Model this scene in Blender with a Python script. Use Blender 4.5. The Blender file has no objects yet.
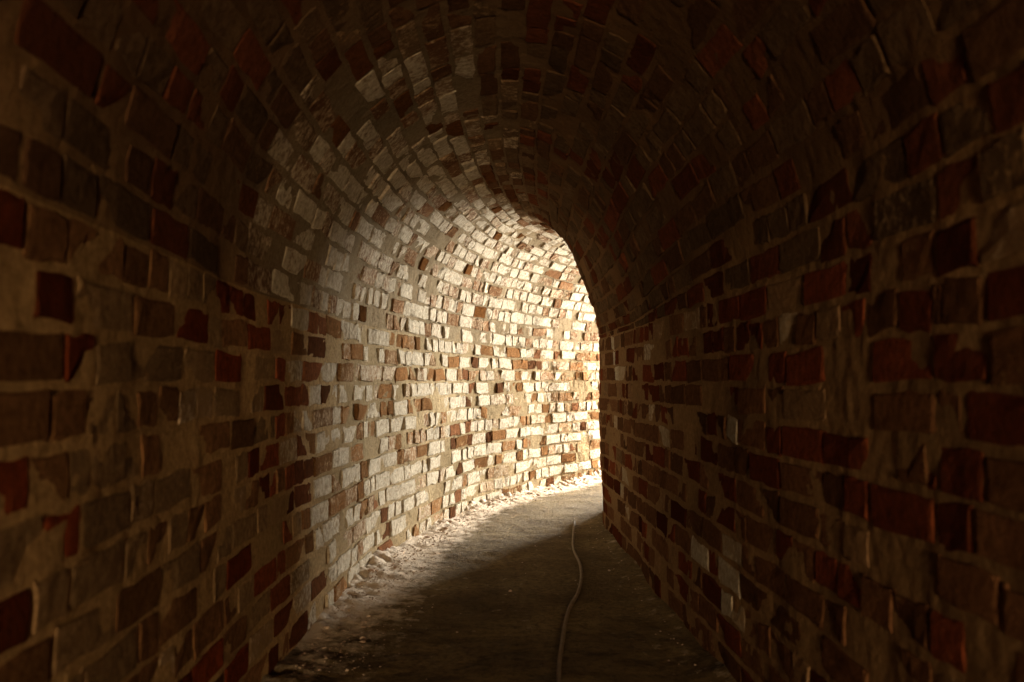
import bpy, math, numpy as np
from mathutils import Vector
rng=np.random.default_rng(7)
scene=bpy.context.scene
scene.view_settings.view_transform='Standard'
scene.view_settings.look='None'

# ---------------------------------------------------------------- noise
_perm=rng.random((64,64,64))
def vnoise(p):
    i=np.floor(p).astype(int); f=p-i; f=f*f*(3-2*f)
    r=0
    for dx in (0,1):
        for dy in (0,1):
            for dz in (0,1):
                w=(f[...,0] if dx else 1-f[...,0])*(f[...,1] if dy else 1-f[...,1])*(f[...,2] if dz else 1-f[...,2])
                r=r+w*_perm[(i[...,0]+dx)%64,(i[...,1]+dy)%64,(i[...,2]+dz)%64]
    return r*2-1
def fbm(p,o=3):
    r=0;a=1;t=0
    for k in range(o):
        r=r+a*vnoise(p*(2**k)+k*17.3); t+=a; a*=.5
    return r/t
def sm(x,a,b):
    t=np.clip((x-a)/(b-a),0,1); return t*t*(3-2*t)

# ---------------------------------------------------------------- plan of the tunnel
Lp=np.array([(-.40,-8.0),(-.46,-3.8),(-.58,1.2),(-.62,2.8),(-.60,3.6),(-.53,4.3),(-.42,5.0),(-.24,5.8),(.17,6.87),(.68,7.8),(1.32,8.85),(2.0,9.9),(2.72,11.0),(3.5,12.1)])
Rp=np.array([(.76,-8.0),(.70,-3.8),(.585,1.2),(.55,2.6),(.52,3.5),(.50,4.1),(.48,4.7),(.48,5.35),(.80,6.25),(1.30,7.3),(2.0,8.4),(2.8,9.45),(3.56,10.5),(4.35,11.6)])
def catmull(P,t):
    n=len(P); i=np.clip(np.floor(t).astype(int),1,n-3); f=(t-i)[:,None]
    a,b,c,d=P[i-1],P[i],P[i+1],P[i+2]
    lab=np.linalg.norm(b-a,axis=1)[:,None]; lbc=np.linalg.norm(c-b,axis=1)[:,None]; lcd=np.linalg.norm(d-c,axis=1)[:,None]
    m1=((c-b)/lbc*lab+(b-a)/lab*lbc)/(lab+lbc)*lbc
    m2=((c-b)/lbc*lcd+(d-c)/lcd*lbc)/(lbc+lcd)*lbc
    return (2*f**3-3*f**2+1)*b+(f**3-2*f**2+f)*m1+(-2*f**3+3*f**2)*c+(f**3-f**2)*m2
tt=np.linspace(1,len(Lp)-2.6,4000)
LT=catmull(Lp,tt); RT=catmull(Rp,tt)
CT=(LT+RT)/2
arc=np.concatenate([[0],np.cumsum(np.linalg.norm(np.diff(CT,axis=0),axis=1))])
TOT=arc[-1]
def LR(s):
    l=np.stack([np.interp(s,arc,LT[:,k]) for k in (0,1)],-1)
    r=np.stack([np.interp(s,arc,RT[:,k]) for k in (0,1)],-1)
    return l,r
NW=13; CH=.075; HS=NW*CH; NV=28; RISE=.68; NU=NW*2+NV
def surf(s,u,depth):
    s=np.asarray(s,float);u=np.asarray(u,float)
    l,r=LR(s); c=(l+r)/2; h=(r-l)/2; W=np.linalg.norm(h,axis=-1); sd=h/W[...,None]
    ph=np.pi*(1-np.clip((u-NW)/NV,0,1))
    # the inner haunch of the vault is flattened at the bend
    bend=np.clip((c[...,1]-2.6)/2.2,0,1); bend=bend*bend*(3-2*bend)
    pw=1+np.where(ph<np.pi/2,.62*bend,0)
    x=W*np.cos(ph); z=HS+RISE*np.clip(np.sin(ph),0,1)**pw
    z=np.where(u<NW,u*CH,z); z=np.where(u>NW+NV,(NU-u)*CH,z)
    nx=-np.cos(ph); nz=-np.sin(ph)
    base=np.stack([c[...,0]+sd[...,0]*x,c[...,1]+sd[...,1]*x,z],-1)
    d=depth+.014*vnoise(base*1.7+5)+.004*vnoise(base*6+9)
    return np.stack([base[...,0]+sd[...,0]*nx*d,base[...,1]+sd[...,1]*nx*d,base[...,2]+nz*d],-1)

def make_obj(name,verts,faces,mats,fm=None,cols=None,smooth=True):
    me=bpy.data.meshes.new(name)
    faces=np.asarray(faces)
    me.vertices.add(len(verts)); me.vertices.foreach_set('co',np.asarray(verts,np.float32).ravel())
    k=faces.shape[1]
    me.loops.add(faces.size); me.loops.foreach_set('vertex_index',faces.ravel().astype(np.int32))
    me.polygons.add(len(faces)); me.polygons.foreach_set('loop_start',(np.arange(len(faces))*k).astype(np.int32))
    try: me.polygons.foreach_set('loop_total',np.full(len(faces),k,np.int32))
    except Exception: pass
    for m in mats: me.materials.append(m)
    if fm is not None: me.polygons.foreach_set('material_index',np.asarray(fm,np.int32))
    me.polygons.foreach_set('use_smooth',np.full(len(faces),smooth) if np.isscalar(smooth) else smooth)
    if cols is not None:
        a=me.attributes.new('tone','FLOAT_COLOR','POINT'); a.data.foreach_set('color',np.asarray(cols,np.float32).ravel())
    me.update(calc_edges=True); me.validate()
    ob=bpy.data.objects.new(name,me); scene.collection.objects.link(ob); return ob

# ---------------------------------------------------------------- materials
def nodes(name):
    m=bpy.data.materials.new(name); m.use_nodes=True
    nt=m.node_tree; b=nt.nodes['Principled BSDF']; return m,nt,b
def N(nt,t,**k):
    n=nt.nodes.new(t)
    for a,v in k.items():
        if a in n.inputs: n.inputs[a].default_value=v
        else: setattr(n,a,v)
    return n
def noise(nt,tc,scale,detail=6,rough=.6):
    n=nt.nodes.new('ShaderNodeTexNoise'); n.inputs['Scale'].default_value=scale; n.inputs['Detail'].default_value=detail; n.inputs['Roughness'].default_value=rough
    nt.links.new(tc.outputs['Object'],n.inputs['Vector']); return n
def mix(nt,fac,a,b,mode='MIX'):
    n=nt.nodes.new('ShaderNodeMix'); n.data_type='RGBA'; n.blend_type=mode
    for sock,v in ((n.inputs[0],fac),(n.inputs[6],a),(n.inputs[7],b)):
        if hasattr(v,'links'): nt.links.new(v,sock)
        elif isinstance(v,(tuple,list)): sock.default_value=(*v,1)
        else: sock.default_value=v
    return n.outputs[2]
def ramp(nt,src,a,b):
    n=nt.nodes.new('ShaderNodeMapRange'); nt.links.new(src,n.inputs[0]); n.inputs[1].default_value=a; n.inputs[2].default_value=b; return n.outputs[0]
def math_(nt,op,a,b):
    n=nt.nodes.new('ShaderNodeMath'); n.operation=op
    for i,v in enumerate((a,b)):
        if hasattr(v,'links'): nt.links.new(v,n.inputs[i])
        else: n.inputs[i].default_value=v
    return n.outputs[0]

# brick
mb,nt,b=nodes('weathered_brick')
tc=nt.nodes.new('ShaderNodeTexCoord')
at=nt.nodes.new('ShaderNodeAttribute'); at.attribute_name='tone'
n1=noise(nt,tc,9,8,.65); n2=noise(nt,tc,55,6,.7); n3=noise(nt,tc,220,3,.6); n5=noise(nt,tc,24,6,.7)
c=mix(nt,ramp(nt,n2.outputs['Fac'],.35,.65),at.outputs['Color'],(.04,.018,.007),'MIX')
c0=mix(nt,.6,at.outputs['Color'],c)
wash=math_(nt,'ADD',math_(nt,'MULTIPLY',n1.outputs['Fac'],.35),math_(nt,'MULTIPLY',n2.outputs['Fac'],.65))
wash=math_(nt,'ADD',wash,math_(nt,'SUBTRACT',at.outputs['Alpha'],.5))
wm=ramp(nt,wash,.50,.64)
lime_w=mix(nt,n2.outputs['Fac'],(.17,.088,.034),(.46,.28,.13))
lime_c=mix(nt,ramp(nt,n2.outputs['Fac'],.3,.7),(.22,.17,.11),(.62,.55,.43))
lime=mix(nt,ramp(nt,at.outputs['Alpha'],.46,.64),lime_w,lime_c)
c1=mix(nt,wm,c0,lime)
nt.links.new(c1,b.inputs['Base Color']); b.inputs['Roughness'].default_value=.95
b.inputs['Specular IOR Level'].default_value=0
bm=N(nt,'ShaderNodeBump',Strength=1,Distance=.009)
h=math_(nt,'ADD',n2.outputs['Fac'],math_(nt,'MULTIPLY',n3.outputs['Fac'],.3)); h=math_(nt,'ADD',h,math_(nt,'MULTIPLY',n5.outputs['Fac'],1.0))
nt.links.new(h,bm.inputs['Height']); nt.links.new(bm.outputs[0],b.inputs['Normal'])
# mortar
mm,nt,b=nodes('lime_mortar')
tc=nt.nodes.new('ShaderNodeTexCoord')
at=nt.nodes.new('ShaderNodeAttribute'); at.attribute_name='tone'
n2=noise(nt,tc,70,6,.7)
c=mix(nt,ramp(nt,n2.outputs['Fac'],.35,.65),at.outputs['Color'],(.10,.06,.026))
c=mix(nt,.6,at.outputs['Color'],c)
nt.links.new(c,b.inputs['Base Color']); b.inputs['Roughness'].default_value=.95; b.inputs['Specular IOR Level'].default_value=0
bm=N(nt,'ShaderNodeBump',Strength=1,Distance=.01); nt.links.new(n2.outputs['Fac'],bm.inputs['Height']); nt.links.new(bm.outputs[0],b.inputs['Normal'])
# floor
mf,nt,b=nodes('dusty_dirt_floor')
tc=nt.nodes.new('ShaderNodeTexCoord')
at=nt.nodes.new('ShaderNodeAttribute'); at.attribute_name='tone'
n1=noise(nt,tc,2.5,8,.65); n2=noise(nt,tc,45,8,.7); n4=noise(nt,tc,14,8,.7)
c=mix(nt,ramp(nt,n1.outputs['Fac'],.3,.7),(.09,.06,.027),(.24,.175,.085))
c=mix(nt,ramp(nt,n2.outputs['Fac'],.45,.75),c,(.05,.033,.017))
dust=ramp(nt,math_(nt,'ADD',at.outputs['Alpha'],math_(nt,'MULTIPLY',math_(nt,'SUBTRACT',n4.outputs['Fac'],.5),1.6)),.18,.55)
c=mix(nt,dust,c,(.58,.48,.37))
nt.links.new(c,b.inputs['Base Color']); b.inputs['Roughness'].default_value=.95; b.inputs['Specular IOR Level'].default_value=.03
bm=N(nt,'ShaderNodeBump',Strength=1,Distance=.012); nt.links.new(n2.outputs['Fac'],bm.inputs['Height']); nt.links.new(bm.outputs[0],b.inputs['Normal'])
# rubble
mr,nt,b=nodes('mortar_rubble')
tc=nt.nodes.new('ShaderNodeTexCoord'); n1=noise(nt,tc,30,4)
c=mix(nt,ramp(nt,n1.outputs['Fac'],.3,.7),(.28,.16,.10),(.60,.50,.40)); nt.links.new(c,b.inputs['Base Color']); b.inputs['Roughness'].default_value=.9; b.inputs['Specular IOR Level'].default_value=0
# cable
mc,nt,b=nodes('dusty_cable_sheath')
tc=nt.nodes.new('ShaderNodeTexCoord'); n1=noise(nt,tc,25,5)
c=mix(nt,n1.outputs['Fac'],(.12,.085,.055),(.36,.27,.17)); nt.links.new(c,b.inputs['Base Color']); b.inputs['Roughness'].default_value=.8; b.inputs['Specular IOR Level'].default_value=.1

# ---------------------------------------------------------------- brick masonry
ga=np.array([0,.035,.34,.66,.965,1.]); gv=np.array([0,.09,.5,.91,1.])
GA,GV=np.meshgrid(ga,gv,indexing='ij'); GA=GA.ravel();GV=GV.ravel(); na,nv=6,5
edge=((GA==0)|(GA==1)|(GV==0)|(GV==1)); corner=((GA==0)|(GA==1))&((GV==0)|(GV==1))
fr=[(i*nv+j,(i+1)*nv+j,(i+1)*nv+j+1,i*nv+j+1) for i in range(na-1) for j in range(nv-1)]
ring=[i*nv for i in range(na)]+[(na-1)*nv+j for j in range(1,nv)]+[i*nv+nv-1 for i in range(na-2,-1,-1)]+[j for j in range(nv-2,0,-1)]
nf=na*nv; nr=len(ring)
sidef=[(ring[k],nf+k,nf+(k+1)%nr,ring[(k+1)%nr]) for k in range(nr)]
BF=np.array(fr+sidef)
def tone(kind,d,x,side):
    """side: 0 at the left springing of the vault, 1 at the right one"""
    r=rng.random()
    red=np.array([.20,.042,.014])
    vf=np.clip((d-5)/1.5,0,1)
    if kind=='vault':
        lit_patch=sm(d,1.8,2.9)*(1-sm(side,.34,.62)*(1-sm(d,5.2,6.5)))   # lit part of the vault painted as paler brick, outer side of the bend
        dark=.6+.4*lit_patch
        if r<.20*(1-lit_patch)+.04: c=np.array([.13,.055-.015*(1-lit_patch),.018])*rng.uniform(.6,1.3); w=.2
        elif r<.5: c=np.array([.18,.09,.045])*rng.uniform(.7,1.2)*dark; w=.30+.30*lit_patch
        else: c=np.array([.21,.13,.07])*rng.uniform(.7,1.2)*dark; w=.33+.42*lit_patch
    elif kind=='left':
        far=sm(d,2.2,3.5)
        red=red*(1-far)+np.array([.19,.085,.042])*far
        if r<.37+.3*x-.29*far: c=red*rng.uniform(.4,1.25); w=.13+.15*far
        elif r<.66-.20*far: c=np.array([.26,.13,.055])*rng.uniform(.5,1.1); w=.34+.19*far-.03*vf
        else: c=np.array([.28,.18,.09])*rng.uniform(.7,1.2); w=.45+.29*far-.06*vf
    else:
        red=np.array([.165,.042,.018])
        if r<.40+.36*x: c=red*rng.uniform(.35,1.25); w=.14
        elif r<.86: c=np.array([.18,.085,.04])*rng.uniform(.55,1.1); w=.33+.08*(r>.72)
        elif r<.94: c=np.array([.28,.17,.09])*rng.uniform(.7,1.2); w=.46
        else: c=np.array([.40,.29,.17]); w=.60
    return (*c,w+rng.normal(0,.055))
def masonry(name,u0,u1,kind):
    V=[];F=[];C=[];off=0
    ss=np.linspace(0,TOT,2600)
    for k in range(u0,u1):
        P=surf(ss,np.full_like(ss,k+.5),0)
        ca=np.concatenate([[0],np.cumsum(np.linalg.norm(np.diff(P,axis=0),axis=1))])
        L=ca[-1]; a=rng.uniform(0,.1)+.001
        crack_a=None
        if kind=='right':
            crack_a=np.interp(1.38+rng.normal(0,.008),P[:,1],ca)
        farA=np.interp(3.2,P[:,1],ca)
        lens=[];st=[]
        while a<L-.02:
            hp=.35 if k%3 else .8
            if kind=='vault': hp=.5
            if a>farA: hp=.66
            w=(.104 if rng.random()<hp else .218)+rng.normal(0,.006)
            if rng.random()<.09: w=rng.uniform(.06,.16)
            if crack_a is not None and a<crack_a and a+w>crack_a-.03 :
                w=max(.03,crack_a-a-.006)
                if a+w<L: st.append(a);lens.append(w)
                a=crack_a+.008; continue
            if a+w>L: w=L-a-.002
            if w>.03: st.append(a);lens.append(w)
            a+=w+rng.uniform(.008,.015)
        for a,w in zip(st,lens):
            mid=a+w/2
            pm=P[np.searchsorted(ca,mid)]
            rough=.22+.62*np.clip((pm[1]-2.6)/1.2,0,1) if kind!='right' else .28
            if rng.random()<.010: continue
            tj=rng.normal(0,.022)
            aa=a+GA*w+rng.normal(0,.0025,nf)*edge
            hs_=rng.uniform(.76,.85)
            vv=k+.5+(GV-.5)*hs_+tj+rng.normal(0,.030,nf)*edge+rng.normal(0,.05)*(GA-.5)
            base=.0018+rng.normal(0,.003)*rough
            r=rng.random()
            if r<.08: base-=rng.uniform(.006,.018)*(.5+rough)
            elif r<.12: base+=.004*rough
            tilt=(rng.normal(0,.005)*(GA-.5)+rng.normal(0,.003)*(GV-.5))*rough
            dep=base+tilt+rng.normal(0,.0015,nf)*(rough+.15)-edge*rng.uniform(.0008,.0022)-corner*rng.uniform(0,.005,nf)
            if rng.random()<.4:
                cx=rng.choice([0.,1.]);cy=rng.choice([0.,1.]); dist=np.hypot((GA-cx)*w/.1,(GV-cy))
                dep-=.012*np.clip(1-dist/.8,0,1)
            s_=np.interp(aa,ca,ss)
            p=surf(s_,np.clip(vv,0.02,NU-.02),dep)
            pb=surf(s_[ring],np.clip(vv[ring],0.02,NU-.02),np.full(nr,-.045))
            cl=float(np.clip(vnoise((pm*np.array([1.4,1.4,2.2])+31)[None])[0]*1.2,-.8,1))
            V.append(p);V.append(pb)
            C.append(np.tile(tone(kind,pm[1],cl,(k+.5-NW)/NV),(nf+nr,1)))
            F.append(BF+off); off+=nf+nr
    nb=sum(len(f) for f in F)
    ns=int(TOT/.011); nu=int((u1-u0)*CH/.0105)
    S,U=np.meshgrid(np.linspace(0,TOT,ns),np.linspace(u0,u1,nu),indexing='ij')
    p0=surf(S,U,np.zeros_like(S))
    fr_=np.clip((p0[...,1]-2.6)/1.2,0,1) if kind!='right' else np.zeros_like(S)
    dd=-.0012-.0028*fr_+.0025*vnoise(p0*9+3)+(.0022+.002*fr_)*fbm(p0*38,2)
    pm=surf(S,U,dd).reshape(-1,3)
    idx=(np.arange(ns-1)[:,None]*nu+np.arange(nu-1)[None,:]).ravel()
    mfc=np.stack([idx,idx+nu,idx+nu+1,idx+1],-1)+off
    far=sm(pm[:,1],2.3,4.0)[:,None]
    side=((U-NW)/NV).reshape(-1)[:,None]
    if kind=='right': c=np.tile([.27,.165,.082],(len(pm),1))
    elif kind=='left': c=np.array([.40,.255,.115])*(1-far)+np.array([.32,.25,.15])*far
    else:
        lit_patch=sm(pm[:,1],1.8,2.9)[:,None]*(1-sm(side,.34,.62)*(1-sm(pm[:,1],5.2,6.5)[:,None]))  # mortar colour carries the same painted light on the vault
        c=np.array([.12,.065,.032])*(1-lit_patch)+np.array([.25,.20,.13])*lit_patch
        edgeb=np.maximum(1-sm(side,0,.12),sm(side,.88,1.))*(1-lit_patch)
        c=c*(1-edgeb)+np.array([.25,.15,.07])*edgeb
    c=c*(1+.35*vnoise(pm*3))[:,None]
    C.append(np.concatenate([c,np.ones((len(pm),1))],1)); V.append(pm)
    F.append(mfc)
    fm=np.concatenate([np.zeros(nb,int),np.ones(len(mfc),int)])
    return make_obj(name,np.concatenate(V),np.concatenate(F),[mb,mm],fm,np.concatenate(C),fm.astype(bool))
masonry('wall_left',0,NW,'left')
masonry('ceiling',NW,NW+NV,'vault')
masonry('wall_right',NW+NV,NU,'right')

# ---------------------------------------------------------------- floor
ns,nx=int(TOT/.015),90
S,Q=np.meshgrid(np.linspace(0,TOT,ns),np.linspace(-.04,1.04,nx),indexing='ij')
def floor_h(x,y,q):
    p=np.stack([x,y,np.zeros_like(x)],-1)
    h=.012*vnoise(p*2)+.006*fbm(p*12,3)
    dl=q*1.1; dr=(1-q)*1.1
    nl=.6+.5*vnoise(p*3.1+7)
    amp=.045*np.clip((y-1.5)/2,.35,1)
    h=h+amp*np.clip(nl,.2,1.2)*np.clip(1-dl/.22,0,1)**1.2*(1+.4*vnoise(p*22)+.35*vnoise(p*50)+.35*vnoise(p*90))
    h=h+.03*np.clip(nl,.1,1)*np.clip(1-dr/.10,0,1)**1.3
    return h
l,r=LR(S); xy=l+(r-l)*Q[...,None]
z=floor_h(xy[...,0],xy[...,1],Q)
p=np.concatenate([xy,z[...,None]],-1).reshape(-1,3)
dust=np.clip(1-Q*1.1/.34,0,1)*np.clip((xy[...,1]-2.2)/1.3,.05,1)+.12*np.clip(1-(1-Q)*1.1/.15,0,1)
dc=np.ones((len(p),4)); dc[:,3]=dust.ravel()
idx=(np.arange(ns-1)[:,None]*nx+np.arange(nx-1)[None,:]).ravel()
make_obj('floor',p,np.stack([idx,idx+nx,idx+nx+1,idx+1],-1),[mf],cols=dc)

import bmesh
tmp=bmesh.new(); bmesh.ops.create_icosphere(tmp,subdivisions=1,radius=1)
tv=np.array([v.co[:] for v in tmp.verts]); tf=np.array([[v.index for v in f.verts] for f in tmp.faces]); tmp.free()
V=[];F=[];off=0
for i in range(4200):
    s=6.3+(TOT-6.7)*rng.random()**.85
    if rng.random()<.95: q=abs(rng.normal(0,.09))+.035
    elif rng.random()<.6: q=1-abs(rng.normal(0,.05))-.035
    else: q=rng.uniform(.1,.95)
    l,r=LR(np.array([s])); xy=(l+(r-l)*q)[0]
    sz=rng.uniform(.0013,.0030)*(1+ (rng.random()<.03)*2)
    h=floor_h(np.array([xy[0]]),np.array([xy[1]]),np.array([q]))[0]
    v=tv*(1+rng.uniform(-.3,.3,(len(tv),1)))*sz*np.array([rng.uniform(.8,1.8),rng.uniform(.8,1.5),rng.uniform(.5,.9)])
    an=rng.uniform(0,6.28); R=np.array([[math.cos(an),-math.sin(an),0],[math.sin(an),math.cos(an),0],[0,0,1]])
    v=v@R.T+np.array([xy[0],xy[1],h+sz*.3]); V.append(v);F.append(tf+off);off+=len(tv)
make_obj('brick_rubble',np.concatenate(V),np.concatenate(F),[mr],smooth=False)

# cable
pts=[(.33,5.3),(.30,4.9),(.276,4.5),(.275,4.0),(.239,3.6),(.185,3.29),(.146,2.91),(.116,2.5),(.10,1.8),(.04,.8),(.08,-.6),(.0,-2.0)]
cu=bpy.data.curves.new('electric_cable','CURVE'); cu.dimensions='3D'; cu.bevel_depth=.0062; cu.bevel_resolution=3; cu.resolution_u=12
sp=cu.splines.new('BEZIER'); sp.bezier_points.add(len(pts)-1)
for bp,(x,y) in zip(sp.bezier_points,pts):
    h=floor_h(np.array([x]),np.array([y]),np.array([.5]))[0]
    bp.co=(x,y,h+.006); bp.handle_left_type=bp.handle_right_type='AUTO'
cu.materials.append(mc)
ob=bpy.data.objects.new('electric_cable',cu); scene.collection.objects.link(ob)

# back wall
prof=surf(np.zeros(60),np.linspace(0,NU,60),np.full(60,-.03))
ctr=prof.mean(0)
Vb=np.concatenate([prof,[ctr]]); Fb=np.array([(i,(i+1)%60,60) for i in range(60)])
mk,nt,b=nodes('old_brick_courses')
tc=nt.nodes.new('ShaderNodeTexCoord'); mp=nt.nodes.new('ShaderNodeMapping'); mp.inputs['Rotation'].default_value=(math.pi/2,0,0)
nt.links.new(tc.outputs['Object'],mp.inputs[0]); br=nt.nodes.new('ShaderNodeTexBrick'); nt.links.new(mp.outputs[0],br.inputs['Vector'])
br.inputs['Scale'].default_value=1; br.inputs['Brick Width'].default_value=.23; br.inputs['Row Height'].default_value=.075; br.inputs['Mortar Size'].default_value=.006
br.inputs['Color1'].default_value=(.13,.03,.02,1); br.inputs['Color2'].default_value=(.25,.17,.1,1); br.inputs['Mortar'].default_value=(.25,.2,.14,1)
nt.links.new(br.outputs['Color'],b.inputs['Base Color'])
make_obj('wall_back',Vb,Fb,[mk],smooth=False)

# ---------------------------------------------------------------- light
def area(name,loc,target,sx,sy,power,col):
    li=bpy.data.lights.new(name,'AREA'); li.shape='RECTANGLE'; li.size=sx; li.size_y=sy; li.energy=power; li.color=col
    o=bpy.data.objects.new(name,li); o.location=loc
    o.rotation_euler=(Vector(target)-Vector(loc)).to_track_quat('-Z','Y').to_euler(); scene.collection.objects.link(o); return o
le,re=LT[-1],RT[-1]; ce=(le+re)/2
dirv=CT[-1]-CT[-40]; dirv/=np.linalg.norm(dirv)
sdv=(re-le)/np.linalg.norm(re-le)
pos=ce+dirv*.05+sdv*.10
area('daylight_at_tunnel_mouth',(pos[0],pos[1],1.08),(pos[0]-dirv[0],pos[1]-dirv[1],1.08),.76,1.15,2500,(1,.95,.85))
area('near_fill',(0.26,-3.6,.65),(0,2,.58),.5,.4,185,(1,.67,.35))  # warm fill added behind the camera to brighten the near walls
w=bpy.data.worlds.new('sky'); scene.world=w; w.use_nodes=True
w.node_tree.nodes['Background'].inputs[0].default_value=(.8,.88,1,1); w.node_tree.nodes['Background'].inputs[1].default_value=.5

# ---------------------------------------------------------------- camera
cam=bpy.data.cameras.new('camera'); cam.lens=35; cam.sensor_width=36; cam.clip_start=.02
co=bpy.data.objects.new('camera',cam); co.location=(0,0,.76); co.rotation_euler=(math.radians(92.24),0,0); scene.collection.objects.link(co)
cam.dof.use_dof=True; cam.dof.focus_distance=4.8; cam.dof.aperture_fstop=4.5
scene.camera=co
